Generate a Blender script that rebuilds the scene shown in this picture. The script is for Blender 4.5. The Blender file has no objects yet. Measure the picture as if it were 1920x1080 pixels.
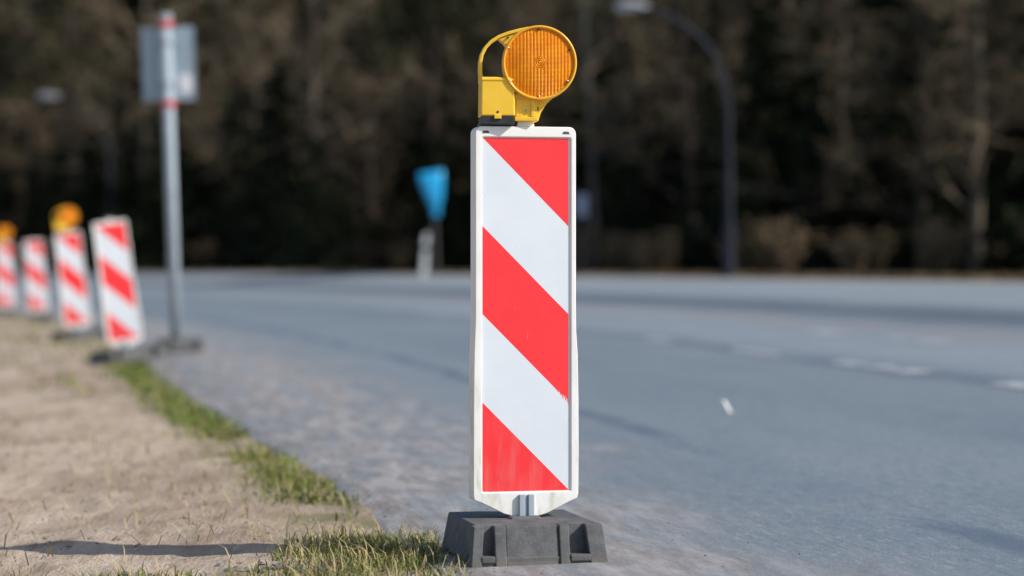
import bpy, math, random
from mathutils import Vector, Matrix, noise
R = math.radians
rng = random.Random(7)

# ------------------------------------------------------------------ camera, world, sun, exposure
scene = bpy.context.scene
COL = scene.collection
F = 4600.0                     # focal length in pixels of the 1920 px wide photograph
H = 0.83                       # height of the camera above the ground at the near road edge
cam_d = bpy.data.cameras.new('camera')
cam_d.sensor_width = 36.0
cam_d.lens = 36.0 * F / 1920.0
cam_d.shift_y = -40.0 / 1920.0
cam_d.clip_start = 0.1
cam_d.clip_end = 3000.0
cam_d.dof.use_dof = True
cam_d.dof.focus_distance = 6.98
cam_d.dof.aperture_fstop = 1.65
cam = bpy.data.objects.new('camera', cam_d)
cam.location = (0, 0, H)
cam.rotation_euler = (R(90), 0, 0)
COL.objects.link(cam)
scene.camera = cam

SUN_AZ, SUN_EL = R(18.0), R(37.0)   # azimuth measured from +X towards the camera side
world = bpy.data.worlds.new('World')
scene.world = world
world.use_nodes = True
wn = world.node_tree
wn.nodes.clear()
w_out = wn.nodes.new('ShaderNodeOutputWorld')
w_bg = wn.nodes.new('ShaderNodeBackground')
w_sky = wn.nodes.new('ShaderNodeTexSky')
w_sky.sky_type = 'NISHITA'
w_sky.sun_disc = False
w_sky.sun_elevation = SUN_EL
w_sky.sun_rotation = R(90) + SUN_AZ
w_bg.inputs['Strength'].default_value = 0.11
wn.links.new(w_sky.outputs[0], w_bg.inputs[0])
wn.links.new(w_bg.outputs[0], w_out.inputs[0])

sun_d = bpy.data.lights.new('sun', 'SUN')
sun_d.energy = 4.1
sun_d.angle = R(0.5)
sun_d.color = (1.0, 0.955, 0.89)
sun = bpy.data.objects.new('sun', sun_d)
to_sun = Vector((math.cos(SUN_AZ) * math.cos(SUN_EL), -math.sin(SUN_AZ) * math.cos(SUN_EL), math.sin(SUN_EL)))
sun.rotation_euler = to_sun.to_track_quat('Z', 'Y').to_euler()
sun.location = (30, -10, 40)
COL.objects.link(sun)

scene.render.engine = 'CYCLES'
scene.view_settings.view_transform = 'Standard'
scene.view_settings.look = 'None'
scene.view_settings.exposure = 0.22
scene.view_settings.gamma = 1.0

# ------------------------------------------------------------------ node helpers
class NT:
    def __init__(s, name):
        s.m = bpy.data.materials.new(name)
        s.m.use_nodes = True
        s.t = s.m.node_tree
        s.t.nodes.clear()
        s.out = s.t.nodes.new('ShaderNodeOutputMaterial')
        s.b = s.t.nodes.new('ShaderNodeBsdfPrincipled')
        s.t.links.new(s.b.outputs[0], s.out.inputs[0])
    def put(s, sock, v):
        if hasattr(v, 'is_output') or isinstance(v, bpy.types.NodeSocket):
            s.t.links.new(v, sock)
        elif isinstance(v, (tuple, list)) and len(v) == 3 and sock.type == 'RGBA':
            sock.default_value = (*v, 1)
        else:
            sock.default_value = v
    def set(s, **kw):
        for k, v in kw.items():
            s.put(s.b.inputs[k.replace('_', ' ')], v)
        return s.m
    def coord(s, kind='Object'):
        return s.t.nodes.new('ShaderNodeTexCoord').outputs[kind]
    def mapping(s, vec, scale=(1, 1, 1), loc=(0, 0, 0)):
        n = s.t.nodes.new('ShaderNodeMapping')
        s.put(n.inputs['Vector'], vec); n.inputs['Scale'].default_value = scale; n.inputs['Location'].default_value = loc
        return n.outputs[0]
    def noise(s, vec, scale, detail=4, rough=0.55, dist=0.0):
        n = s.t.nodes.new('ShaderNodeTexNoise')
        s.put(n.inputs['Vector'], vec); n.inputs['Scale'].default_value = scale
        n.inputs['Detail'].default_value = detail; n.inputs['Roughness'].default_value = rough
        n.inputs['Distortion'].default_value = dist
        return n.outputs['Fac']
    def math(s, op, a, b=0.0, c=None, clamp=False):
        n = s.t.nodes.new('ShaderNodeMath'); n.operation = op; n.use_clamp = clamp
        s.put(n.inputs[0], a); s.put(n.inputs[1], b)
        if c is not None: s.put(n.inputs[2], c)
        return n.outputs[0]
    def ramp(s, fac, a, b, lo=0.0, hi=1.0):      # smooth remap of fac from [a, b] to [lo, hi]
        n = s.t.nodes.new('ShaderNodeMapRange'); n.interpolation_type = 'SMOOTHSTEP'
        s.put(n.inputs[0], fac)
        n.inputs[1].default_value = a; n.inputs[2].default_value = b
        n.inputs[3].default_value = lo; n.inputs[4].default_value = hi
        return n.outputs[0]
    def mix(s, fac, a, b):
        n = s.t.nodes.new('ShaderNodeMix'); n.data_type = 'RGBA'
        s.put(n.inputs[0], fac); s.put(n.inputs[6], a); s.put(n.inputs[7], b)
        return n.outputs[2]
    def sep(s, vec):
        n = s.t.nodes.new('ShaderNodeSeparateXYZ'); s.put(n.inputs[0], vec)
        return n.outputs
    def bump(s, h, strength=0.5, dist=0.01):
        n = s.t.nodes.new('ShaderNodeBump')
        s.put(n.inputs['Height'], h); n.inputs['Strength'].default_value = strength; n.inputs['Distance'].default_value = dist
        s.put(s.b.inputs['Normal'], n.outputs[0])
    def rnd(s):
        return s.t.nodes.new('ShaderNodeObjectInfo').outputs['Random']

def simple(name, c1, c2, scale, rough=0.6, bump=0.0, bscale=None, **kw):
    t = NT(name); v = t.coord()
    f = t.ramp(t.noise(v, scale), 0.3, 0.7)
    t.set(Base_Color=t.mix(f, c1, c2), Roughness=rough, **kw)
    if bump: t.bump(t.noise(v, bscale or scale * 3), bump, 0.004)
    return t.m

M = {}
def M_frame():
    t = NT('white_plastic'); v = t.coord(); s = t.sep(v)
    base = t.mix(t.ramp(t.noise(v, 9), 0.35, 0.7), (0.88, 0.865, 0.83), (0.82, 0.805, 0.765))
    low = t.ramp(s[2], 0.75, 0.25)                                  # algae and road dirt near the ground
    g = t.math('MULTIPLY', low, t.ramp(t.noise(t.mapping(v, (14, 14, 4)), 1.6, 5), 0.48, 0.66))
    base = t.mix(t.math('MULTIPLY', g, 0.5), base, (0.40, 0.39, 0.22))
    d = t.ramp(t.noise(t.mapping(v, (60, 60, 16)), 1.0, 3, 0.7), 0.67, 0.76)
    base = t.mix(t.math('MULTIPLY', d, 0.55), base, (0.22, 0.21, 0.18))
    t.set(Base_Color=base, Roughness=0.42)
    t.bump(t.noise(v, 45), 0.12, 0.003)
    return t.m
def M_face():
    t = NT('reflective_sheeting'); v = t.coord(); s = t.sep(v)
    u = t.math('ADD', s[0], 0.125)
    d = t.math('SUBTRACT', 1.195, s[2])
    jag = t.math('MULTIPLY', t.math('SUBTRACT', t.noise(t.mapping(v, (230, 1, 24)), 1.0, 3, 0.6), 0.5), 0.085)
    patch = t.ramp(t.noise(v, 5.5, 1), 0.60, 0.68)
    k = t.math('SUBTRACT', d, u)
    k = t.math('ADD', k, t.math('MULTIPLY', jag, patch))
    q = t.math('DIVIDE', k, 0.25)
    q = t.math('FRACT', t.math('ADD', t.math('MULTIPLY', q, 0.5), 1.0))     # 0..0.5 white, 0.5..1 red
    red = t.ramp(q, 0.499, 0.501)
    wv = t.ramp(t.noise(v, 7, 5), 0.3, 0.7)
    white = t.mix(wv, (0.745, 0.785, 0.835), (0.70, 0.745, 0.80))
    redc = t.mix(wv, (0.97, 0.032, 0.040), (0.92, 0.027, 0.035))
    base = t.mix(red, white, redc)
    scr = t.ramp(t.noise(t.mapping(v, (260, 1, 20)), 1.0, 2, 0.5), 0.735, 0.76)
    base = t.mix(t.math('MULTIPLY', scr, 0.5), base, (0.42, 0.40, 0.40))
    dust = t.math('MULTIPLY', t.ramp(s[2], 0.55, 0.2), t.ramp(t.noise(t.mapping(v, (24, 1, 5)), 1.0, 5), 0.4, 0.75))
    base = t.mix(t.math('MULTIPLY', dust, 0.22), base, (0.55, 0.50, 0.44))
    t.set(Base_Color=base, Roughness=0.33, Coat_Weight=0.35, Coat_Roughness=0.2)
    return t.m
def M_lens():
    t = NT('amber_lens'); v = t.coord(); s = t.sep(v)
    x = t.math('SUBTRACT', s[0], 0.036); z = t.math('SUBTRACT', s[2], 1.409)
    ribs = t.math('ABSOLUTE', t.math('SINE', t.math('MULTIPLY', x, math.pi / 0.0098)))
    dots = t.math('ABSOLUTE', t.math('SINE', t.math('MULTIPLY', z, math.pi / 0.0036)))
    rr = t.math('SQRT', t.math('ADD', t.math('MULTIPLY', x, x), t.math('MULTIPLY', z, z)))
    ring = t.math('ABSOLUTE', t.math('SINE', t.math('MULTIPLY', rr, math.pi / 0.0055)))
    inner = t.ramp(rr, 0.019, 0.015)
    pat = t.math('ADD', t.math('MULTIPLY', ribs, 0.62), t.math('MULTIPLY', dots, 0.38))
    mixn = t.t.nodes.new('ShaderNodeMix'); mixn.data_type = 'FLOAT'
    t.put(mixn.inputs[0], inner); t.put(mixn.inputs[2], pat); t.put(mixn.inputs[3], ring)
    h = mixn.outputs[0]
    nz = t.noise(v, 26, 4)
    groove = t.math('MULTIPLY', t.ramp(h, 0.55, 0.1), 0.35)
    c = t.mix(t.ramp(nz, 0.3, 0.7), (0.97, 0.31, 0.003), (0.84, 0.22, 0.002))
    c = t.mix(groove, c, (0.72, 0.175, 0.002))
    speck = t.ramp(t.noise(v, 150, 2), 0.70, 0.76)
    c = t.mix(t.math('MULTIPLY', speck, 0.7), c, (0.12, 0.03, 0.004))
    t.set(Base_Color=c, Roughness=0.24, Coat_Weight=0.3, Coat_Roughness=0.12, Specular_IOR_Level=0.4, Specular_Tint=(1.0, 0.62, 0.2))
    t.bump(t.math('ADD', h, t.math('MULTIPLY', nz, 0.6)), 0.72, 0.004)
    return t.m
def M_asphalt():
    t = NT('asphalt'); uv = t.coord('UV'); s = t.sep(uv); n = s[0]; v = t.coord()
    big = t.noise(t.mapping(uv, (0.9, 0.16, 1)), 1.0, 5, 0.6)
    mid = t.noise(t.mapping(uv, (7, 0.8, 1)), 1.0, 5, 0.65)
    fine = t.noise(v, 140, 3, 0.7)
    grit = t.noise(t.mapping(uv, (55, 9, 1)), 1.0, 3, 0.7)
    c = t.mix(t.ramp(big, 0.3, 0.7), (0.160, 0.203, 0.240), (0.205, 0.248, 0.280))
    c = t.mix(t.math('MULTIPLY', t.ramp(mid, 0.38, 0.72), 0.5), c, (0.235, 0.270, 0.295))
    c = t.mix(t.math('MULTIPLY', t.ramp(t.noise(v, 95, 2, 0.6), 0.58, 0.70), 0.55), c, (0.42, 0.44, 0.45))
    c = t.mix(t.math('MULTIPLY', t.ramp(grit, 0.50, 0.68), 0.7), c, (0.33, 0.36, 0.375))
    c = t.mix(t.math('MULTIPLY', t.ramp(fine, 0.54, 0.38), 0.75), c, (0.10, 0.122, 0.142))
    grit2 = t.noise(t.mapping(uv, (38, 5, 1), (7, 3, 0)), 1.0, 4, 0.7)
    c = t.mix(t.math('MULTIPLY', t.ramp(grit2, 0.50, 0.36), 0.5), c, (0.115, 0.14, 0.165))
    # worn, dusty strip along the near edge
    wob = t.math('MULTIPLY', t.math('SUBTRACT', t.noise(t.mapping(uv, (1, 0.6, 1)), 1.0, 4), 0.5), 1.3)
    nn = t.math('ADD', n, wob)
    dusty = t.math('MULTIPLY', t.ramp(nn, 1.55, 0.3), t.ramp(t.noise(t.mapping(uv, (4, 0.9, 1)), 1.0, 6, 0.7), 0.25, 0.62))
    dc = t.mix(t.ramp(t.noise(t.mapping(uv, (9, 1.6, 1)), 1.3, 6, 0.7), 0.35, 0.7), (0.22, 0.182, 0.160), (0.46, 0.435, 0.415))
    c = t.mix(t.math('MULTIPLY', dusty, 0.95), c, dc)
    # tar seams and wider toned bands along the paving lanes
    def seam_band(at, w, col, amt, c, thr=0.42):
        wv = t.math('MULTIPLY', t.math('SUBTRACT', t.noise(t.mapping(uv, (0.2, 0.5, 1), (at, 0, 0)), 1.0, 3), 0.5), 0.5)
        d = t.math('ABSOLUTE', t.math('SUBTRACT', t.math('ADD', n, wv), at))
        f = t.math('MULTIPLY', t.ramp(d, w, w * 0.25), t.ramp(t.noise(t.mapping(uv, (0.3, 0.35, 1), (at * 3, 0, 0)), 1.0, 3), thr - 0.1, thr + 0.12))
        return t.mix(t.math('MULTIPLY', f, amt), c, col)
    lane = t.math('ADD', t.math('MULTIPLY', t.ramp(n, 8.1, 8.5), 0.6), t.math('MULTIPLY', t.math('MULTIPLY', t.ramp(n, 4.3, 4.7), t.ramp(n, 6.6, 6.2)), 0.42))
    c = t.mix(lane, c, t.mix(mid, (0.27, 0.31, 0.34), (0.35, 0.385, 0.41)))
    c = seam_band(1.66, 0.11, (0.065, 0.095, 0.15), 0.6, c)
    c = seam_band(4.2, 0.22, (0.085, 0.108, 0.145), 0.5, c, 0.38)
    c = seam_band(6.2, 0.35, (0.27, 0.25, 0.25), 0.7, c, 0.34)
    c = seam_band(7.4, 0.75, (0.085, 0.10, 0.13), 0.75, c, 0.30)  # wide, patchy darker band along the road
    edge = t.ramp(n, 10.25, 10.8)
    c = t.mix(t.math('MULTIPLY', edge, 0.7), c, (0.34, 0.31, 0.26))
    t.set(Base_Color=c, Roughness=t.ramp(big, 0.2, 0.8, 0.52, 0.72), Specular_IOR_Level=0.5)
    t.bump(fine, 0.5, 0.004)
    return t.m
def M_ground():
    t = NT('sandy_ground'); uv = t.coord('UV'); n = t.sep(uv)[0]; v = t.coord()
    a = t.noise(t.mapping(v, (1.3, 0.55, 1)), 1.0, 6, 0.62)
    b = t.noise(t.mapping(v, (9, 2.6, 4)), 1.0, 6, 0.68)
    f = t.noise(v, 70, 4, 0.7)
    st = t.noise(t.mapping(v, (40, 5, 9)), 1.0, 4, 0.65)
    c = t.mix(t.ramp(a, 0.36, 0.62), (0.36, 0.27, 0.195), (0.535, 0.425, 0.33))
    c = t.mix(t.math('MULTIPLY', t.ramp(b, 0.48, 0.70), 0.85), c, (0.27, 0.20, 0.145))
    c = t.mix(t.math('MULTIPLY', t.ramp(b, 0.46, 0.28), 0.6), c, (0.58, 0.49, 0.40))
    c = t.mix(t.math('MULTIPLY', t.ramp(st, 0.55, 0.75), 0.35), c, (0.24, 0.185, 0.14))
    c = t.mix(t.math('MULTIPLY', t.ramp(st, 0.44, 0.26), 0.35), c, (0.52, 0.46, 0.39))
    c = t.mix(t.math('MULTIPLY', t.ramp(f, 0.56, 0.70), 0.4), c, (0.19, 0.145, 0.11))
    # turf soil under the grass along the road edge
    wob = t.math('MULTIPLY', t.math('SUBTRACT', t.noise(v, 1.1, 5), 0.5), 0.7)
    turf = t.math('MULTIPLY', t.ramp(t.math('ADD', n, wob), -0.42, -0.16), t.ramp(t.noise(v, 3.0, 4), 0.36, 0.6))
    c = t.mix(t.math('MULTIPLY', turf, 0.6), c, (0.15, 0.16, 0.055))
    # dry verge and forest litter beyond the far edge
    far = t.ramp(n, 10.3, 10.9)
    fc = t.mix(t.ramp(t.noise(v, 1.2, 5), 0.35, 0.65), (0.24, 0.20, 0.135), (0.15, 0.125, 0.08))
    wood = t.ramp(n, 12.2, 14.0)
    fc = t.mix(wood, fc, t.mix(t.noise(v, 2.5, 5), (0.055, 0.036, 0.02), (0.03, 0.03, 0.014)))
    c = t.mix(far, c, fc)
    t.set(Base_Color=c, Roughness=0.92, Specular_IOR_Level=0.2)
    t.bump(t.math('ADD', t.math('MULTIPLY', b, 1.0), t.math('MULTIPLY', f, 0.35)), 0.8, 0.03)
    return t.m

M['frame'] = M_frame()
M['face'] = M_face()
M['lens'] = M_lens()
M['asphalt'] = M_asphalt()
M['ground'] = M_ground()
M['yellow'] = simple('yellow_plastic', (0.96, 0.60, 0.045), (0.92, 0.55, 0.035), 14, 0.38, 0.08, 60)
M['amber_rim'] = simple('amber_rim_plastic', (0.90, 0.45, 0.03), (0.82, 0.38, 0.02), 20, 0.32)
M['black'] = simple('black_plastic', (0.016, 0.018, 0.022), (0.03, 0.031, 0.034), 40, 0.5, 0.2, 90)
M['rubber'] = None
t = NT('recycled_rubber'); v = t.coord()
c_ = t.mix(t.ramp(t.noise(v, 18, 6, 0.65), 0.3, 0.7), (0.066, 0.069, 0.075), (0.125, 0.125, 0.124))
c_ = t.mix(t.math('MULTIPLY', t.ramp(t.noise(v, 160, 3), 0.62, 0.72), 0.5), c_, (0.26, 0.24, 0.22))
c_ = t.mix(t.math('MULTIPLY', t.ramp(t.sep(v)[2], 0.045, 0.0), 0.5), c_, (0.15, 0.125, 0.10))
t.set(Base_Color=c_, Roughness=0.75); t.bump(t.noise(v, 120, 4), 0.35, 0.003)
M['rubber'] = t.m
M['steel'] = simple('galvanised_steel', (0.37, 0.43, 0.48), (0.32, 0.375, 0.425), 8, 0.7, Metallic=0.1)
M['plate'] = simple('aluminium_back', (0.36, 0.45, 0.52), (0.31, 0.395, 0.46), 3, 0.5, Metallic=0.2)
M['screw'] = simple('screw_metal', (0.6, 0.58, 0.54), (0.5, 0.48, 0.44), 200, 0.3, Metallic=0.8)
M['red'] = simple('red_band', (0.66, 0.014, 0.016), (0.58, 0.012, 0.014), 12, 0.45)
M['sticker'] = simple('white_sticker', (0.80, 0.80, 0.82), (0.74, 0.74, 0.77), 20, 0.5)
M['print'] = simple('pale_print', (0.76, 0.68, 0.70), (0.74, 0.69, 0.71), 50, 0.5)
M['mast'] = simple('dark_mast_paint', (0.024, 0.027, 0.040), (0.017, 0.020, 0.031), 4, 0.7, Specular_IOR_Level=0.25)
M['lamp_head'] = simple('lamp_head_shell', (0.36, 0.38, 0.41), (0.29, 0.31, 0.34), 6, 0.4)
M['lamp_glass'] = simple('lamp_glass', (0.5, 0.52, 0.54), (0.45, 0.47, 0.5), 8, 0.12)
M['blue'] = simple('blue_plastic_film', (0.028, 0.46, 0.85), (0.02, 0.38, 0.76), 6, 0.3, 0.5, 9)
M['post'] = simple('grey_post', (0.085, 0.085, 0.078), (0.065, 0.065, 0.06), 5, 0.6)
M['white_post'] = simple('white_post_plastic', (0.86, 0.87, 0.89), (0.76, 0.77, 0.79), 6, 0.5)
M['grey_sign'] = simple('blue_grey_sign', (0.11, 0.15, 0.24), (0.085, 0.12, 0.20), 6, 0.5)
M['paint'] = None
t = NT('worn_road_paint'); v = t.coord()
t.set(Base_Color=t.mix(t.ramp(t.noise(v, 14, 5, 0.7), 0.42, 0.62), (0.48, 0.495, 0.51), (0.27, 0.30, 0.325)), Roughness=0.6)
M['paint'] = t.m
M['paper'] = simple('white_paper', (0.8, 0.79, 0.75), (0.7, 0.69, 0.64), 90, 0.7)
def M_leaf(name, a, b, c, trans=0.0):
    t = NT(name); r = t.rnd(); v = t.coord()
    f = t.ramp(t.noise(v, 0.55, 3), 0.32, 0.68)
    col = t.mix(f, a, b)
    col = t.mix(t.math('MULTIPLY', r, 0.6), col, c)
    t.set(Base_Color=col, Roughness=0.8, Specular_IOR_Level=0.15)
    return t.m
M['bark_brown'] = simple('brown_bark', (0.085, 0.062, 0.045), (0.045, 0.034, 0.026), 5, 0.9, 0.6, 20)
M['bark_pale'] = simple('pale_bark', (0.20, 0.165, 0.115), (0.10, 0.08, 0.055), 4, 0.9, 0.5, 20)
M['bark_red'] = simple('reddish_pine_bark', (0.052, 0.033, 0.024), (0.034, 0.025, 0.02), 4, 0.9, 0.6, 20)
M['bark_birch'] = simple('silver_birch_bark', (0.17, 0.165, 0.15), (0.06, 0.056, 0.05), 2.2, 0.85, 0.4, 20)
M['twig'] = M_leaf('bare_twigs', (0.26, 0.20, 0.13), (0.12, 0.097, 0.062), (0.27, 0.205, 0.13))
M['needle'] = M_leaf('dark_needles', (0.020, 0.030, 0.014), (0.034, 0.042, 0.018), (0.016, 0.022, 0.014))
M['pine_needle'] = M_leaf('pine_needles', (0.045, 0.048, 0.022), (0.028, 0.034, 0.018), (0.05, 0.044, 0.02))
M['dry_leaf'] = M_leaf('dry_leaves', (0.20, 0.14, 0.085), (0.12, 0.095, 0.055), (0.24, 0.17, 0.105))
M['olive'] = M_leaf('olive_leaves', (0.070, 0.060, 0.032), (0.048, 0.046, 0.024), (0.08, 0.062, 0.034))
M['grass_green'] = M_leaf('green_grass', (0.155, 0.220, 0.042), (0.115, 0.165, 0.035), (0.15, 0.19, 0.04))
M['grass_olive'] = M_leaf('olive_grass', (0.21, 0.215, 0.062), (0.155, 0.165, 0.05), (0.18, 0.18, 0.05))
M['grass_straw'] = M_leaf('straw_grass', (0.44, 0.36, 0.20), (0.34, 0.27, 0.14), (0.38, 0.3, 0.16))
M['clod'] = simple('dry_earth_clod', (0.34, 0.27, 0.205), (0.21, 0.165, 0.125), 30, 0.95, 0.5, 60)
M['gravel'] = simple('grey_gravel', (0.22, 0.21, 0.205), (0.11, 0.108, 0.106), 30, 0.9, 0.4, 60)

# ------------------------------------------------------------------ mesh helpers
class MB:
    def __init__(s): s.v = []; s.f = []; s.mi = []
    def add(s, vs, fs, mi=0):
        o = len(s.v); s.v += [tuple(p) for p in vs]
        for f in fs: s.f.append(tuple(i + o for i in f)); s.mi.append(mi)
    def box(s, x0, x1, y0, y1, z0, z1, tx=0.0, ty=0.0, mi=0):     # tx, ty: taper at the top
        vs = [(x0, y0, z0), (x1, y0, z0), (x1, y1, z0), (x0, y1, z0),
              (x0 + tx, y0 + ty, z1), (x1 - tx, y0 + ty, z1), (x1 - tx, y1 - ty, z1), (x0 + tx, y1 - ty, z1)]
        s.add(vs, [(0, 3, 2, 1), (4, 5, 6, 7), (0, 1, 5, 4), (1, 2, 6, 5), (2, 3, 7, 6), (3, 0, 4, 7)], mi)
    def prism(s, pts, y0, y1, mi=0):                              # outline in x, z (counter-clockwise seen from the front)
        k = len(pts)
        vs = [(p[0], y0, p[1]) for p in pts] + [(p[0], y1, p[1]) for p in pts]
        fs = [tuple(range(k)), tuple(range(2 * k - 1, k - 1, -1))]
        fs += [(i, i + k, (i + 1) % k + k, (i + 1) % k) for i in range(k)]
        s.add(vs, fs, mi)
    def tube(s, path, rad, sides=8, cap=True, mi=0):
        path = [Vector(p) for p in path]; k = len(path)
        if not isinstance(rad, (list, tuple)): rad = [rad] * k
        o = len(s.v); ref = None
        for i, p in enumerate(path):
            d = (path[min(i + 1, k - 1)] - path[max(i - 1, 0)]).normalized()
            if ref is None:
                ref = d.orthogonal().normalized()
            else:
                ref = (ref - d * ref.dot(d)).normalized()
            b = d.cross(ref)
            for j in range(sides):
                a = 2 * math.pi * j / sides
                s.v.append(tuple(p + (ref * math.cos(a) + b * math.sin(a)) * rad[i]))
        for i in range(k - 1):
            for j in range(sides):
                q = (j + 1) % sides
                s.f.append((o + i * sides + j, o + i * sides + q, o + (i + 1) * sides + q, o + (i + 1) * sides + j)); s.mi.append(mi)
        if cap:
            s.f.append(tuple(o + j for j in range(sides - 1, -1, -1))); s.mi.append(mi)
            s.f.append(tuple(o + (k - 1) * sides + j for j in range(sides))); s.mi.append(mi)
    def lathe_y(s, prof, cx, cz, seg=64, closed=False, mi=0):      # prof: (radius, y); axis along y
        o = len(s.v); k = len(prof)
        for r, y in prof:
            for j in range(seg):
                a = 2 * math.pi * j / seg
                s.v.append((cx + r * math.cos(a), y, cz + r * math.sin(a)))
        rng_ = range(k) if closed else range(k - 1)
        for i in rng_:
            i2 = (i + 1) % k
            for j in range(seg):
                q = (j + 1) % seg
                s.f.append((o + i * seg + j, o + i * seg + q, o + i2 * seg + q, o + i2 * seg + j)); s.mi.append(mi)
    def quad(s, c, u, w, mi=0):
        s.add([c - u - w, c + u - w, c + u + w, c - u + w], [(0, 1, 2, 3)], mi)
    def strip(s, a, b, width, mi=0):                              # thin tapering twig
        d = (b - a)
        side = d.cross(Vector((rng.uniform(-1, 1), rng.uniform(-1, 1), rng.uniform(-1, 1))))
        if side.length < 1e-6: return
        side = side.normalized() * width
        s.add([a - side, a + side, b + side * 0.25, b - side * 0.25], [(0, 1, 2, 3)], mi)
    def build(s, name, mats, parent=None, smooth=False, bevel=0.0, seg=2, fixn=False):
        me = bpy.data.meshes.new(name)
        me.from_pydata(s.v, [], s.f); 
        if not isinstance(mats, (list, tuple)): mats = [mats]
        for m in mats: me.materials.append(m)
        if len(mats) > 1: me.polygons.foreach_set('material_index', s.mi)
        if smooth: me.polygons.foreach_set('use_smooth', [True] * len(me.polygons))
        me.update()
        if fixn:
            import bmesh
            bm = bmesh.new(); bm.from_mesh(me); bmesh.ops.recalc_face_normals(bm, faces=bm.faces); bm.to_mesh(me); bm.free()
        o = bpy.data.objects.new(name, me); COL.objects.link(o)
        if parent: o.parent = parent
        if bevel:
            b = o.modifiers.new('bevel', 'BEVEL'); b.width = bevel; b.segments = seg; b.limit_method = 'ANGLE'; b.angle_limit = R(35)
            if smooth is False: me.polygons.foreach_set('use_smooth', [True] * len(me.polygons))
            wn_ = o.modifiers.new('weighted_normal', 'WEIGHTED_NORMAL'); wn_.keep_sharp = True
        return o

def tag(o, label=None, cat=None, group=None, kind=None):
    if label: o['label'] = label
    if cat: o['category'] = cat
    if group: o['group'] = group
    if kind: o['kind'] = kind
    return o
def thing(name, label, cat, loc=(0, 0, 0), rot=(0, 0, 0), group=None):
    o = bpy.data.objects.new(name, None); COL.objects.link(o)
    o.empty_display_size = 0.1
    o.location = loc; o.rotation_euler = rot
    return tag(o, label, cat, group)
def dup(root, matrix=None, label=None, skip=()):
    def cp(o, parent):
        c = o.copy(); COL.objects.link(c)
        if parent: c.parent = parent
        for ch in list(o.children):
            if ch.name.split('.')[0] in skip: continue
            cp(ch, c)
        return c
    r = cp(root, None)
    if matrix is not None: r.matrix_world = matrix
    if label: r['label'] = label
    return r

# ------------------------------------------------------------------ the road: near edge, bank, lateral coordinate
PC = [1.20340612e-07, -4.02368356e-05, 2.11367054e-04, -1.52276123e-01, 7.74121083e-01]
def _poly(Y): return (((PC[0] * Y + PC[1]) * Y + PC[2]) * Y + PC[3]) * Y + PC[4]
def _dpoly(Y): return ((4 * PC[0] * Y + 3 * PC[1]) * Y + 2 * PC[2]) * Y + PC[3]
def slope(Y): return _dpoly(min(max(Y, -20), 85))
def edge_x(Y):
    c = min(max(Y, -20), 85)
    return _poly(c) + _dpoly(c) * (Y - c)
def cosl(Y): return math.cos(math.atan(slope(Y)))
def lat(X, Y): return (X - edge_x(Y)) * cosl(Y)
def pos(n, Y): return edge_x(Y) + n / cosl(Y)
W, BANK = 10.9, 0.63
def off(Y):                                # where the worn asphalt and grit end, measured from the smooth edge line
    pts = [(-400, 0.0), (8.5, 0.0), (11.0, -0.14), (14.0, -0.34), (17.0, -0.47), (22.0, -0.55), (60.0, -0.4), (2000, -0.4)]
    for (a, b), (c, d) in zip(pts, pts[1:]):
        if a <= Y <= c: return b + (d - b) * (Y - a) / (c - a)
    return 0.0
def hgt(n):
    if n < 0: return -0.05 * min(1.0, -n / 1.5)
    if n <= W: return BANK * (n / W) ** 1.5
    return BANK + 0.05 * min(1.0, (n - W) / 3.0)
def ground_z(X, Y):
    n = lat(X, Y)
    return hgt(n - off(Y)) if n < off(Y) else hgt(max(n, 0))

def frange(a, b, st):
    out = []; x = a
    while x < b - 1e-6: out.append(x); x += st
    return out
rows = [-200, -80, -40, -20, -10, -4, 0, 3, 4.5] + frange(5.5, 10, 0.06) + frange(10, 18, 0.12) + frange(18, 45, 0.5) + frange(45, 100, 2.0) + [100, 112, 125, 150, 200, 300, 500, 900, 1600]
cols = [-1600, -600, -250, -100, -50, -25, -14, -9, -6, -4.5] + frange(-3.6, 0.3, 0.06) + frange(0.3, 10.5, 0.6) + [10.9, 11.3, 12, 13, 14, 18, 25, 40, 70, 120, 300, 900, 1600]
g = MB(); uvs = []
nc = len(cols)
for Y in rows:
    for n in cols:
        X = pos(n, Y)
        z = hgt(n - off(Y) if n < 0 else n) - 0.008 if n > 0 or n < off(Y) else -0.008
        if n < 0.1 and 5 < Y < 50:
            k = min(1.0, max(0.0, (off(Y) - n) / 0.4))
            p = Vector((X, Y, 0))
            z += k * max(-0.006, 0.014 + 0.030 * noise.noise(p * 1.1) + 0.016 * noise.noise(p * 4.1) + 0.009 * noise.noise(p * 10.5))
        g.v.append((X, Y, z)); uvs.append((n - off(Y) if n < 1 else n, Y))
for i in range(len(rows) - 1):
    for j in range(nc - 1):
        a = i * nc + j
        g.f.append((a, a + 1, a + nc + 1, a + nc)); g.mi.append(0)
ground = g.build('ground', M['ground'], smooth=True)
ul = ground.data.uv_layers.new(name='UVMap')
for l in ground.data.loops: ul.data[l.index].uv = uvs[l.vertex_index]
tag(ground, kind='structure')

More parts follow.
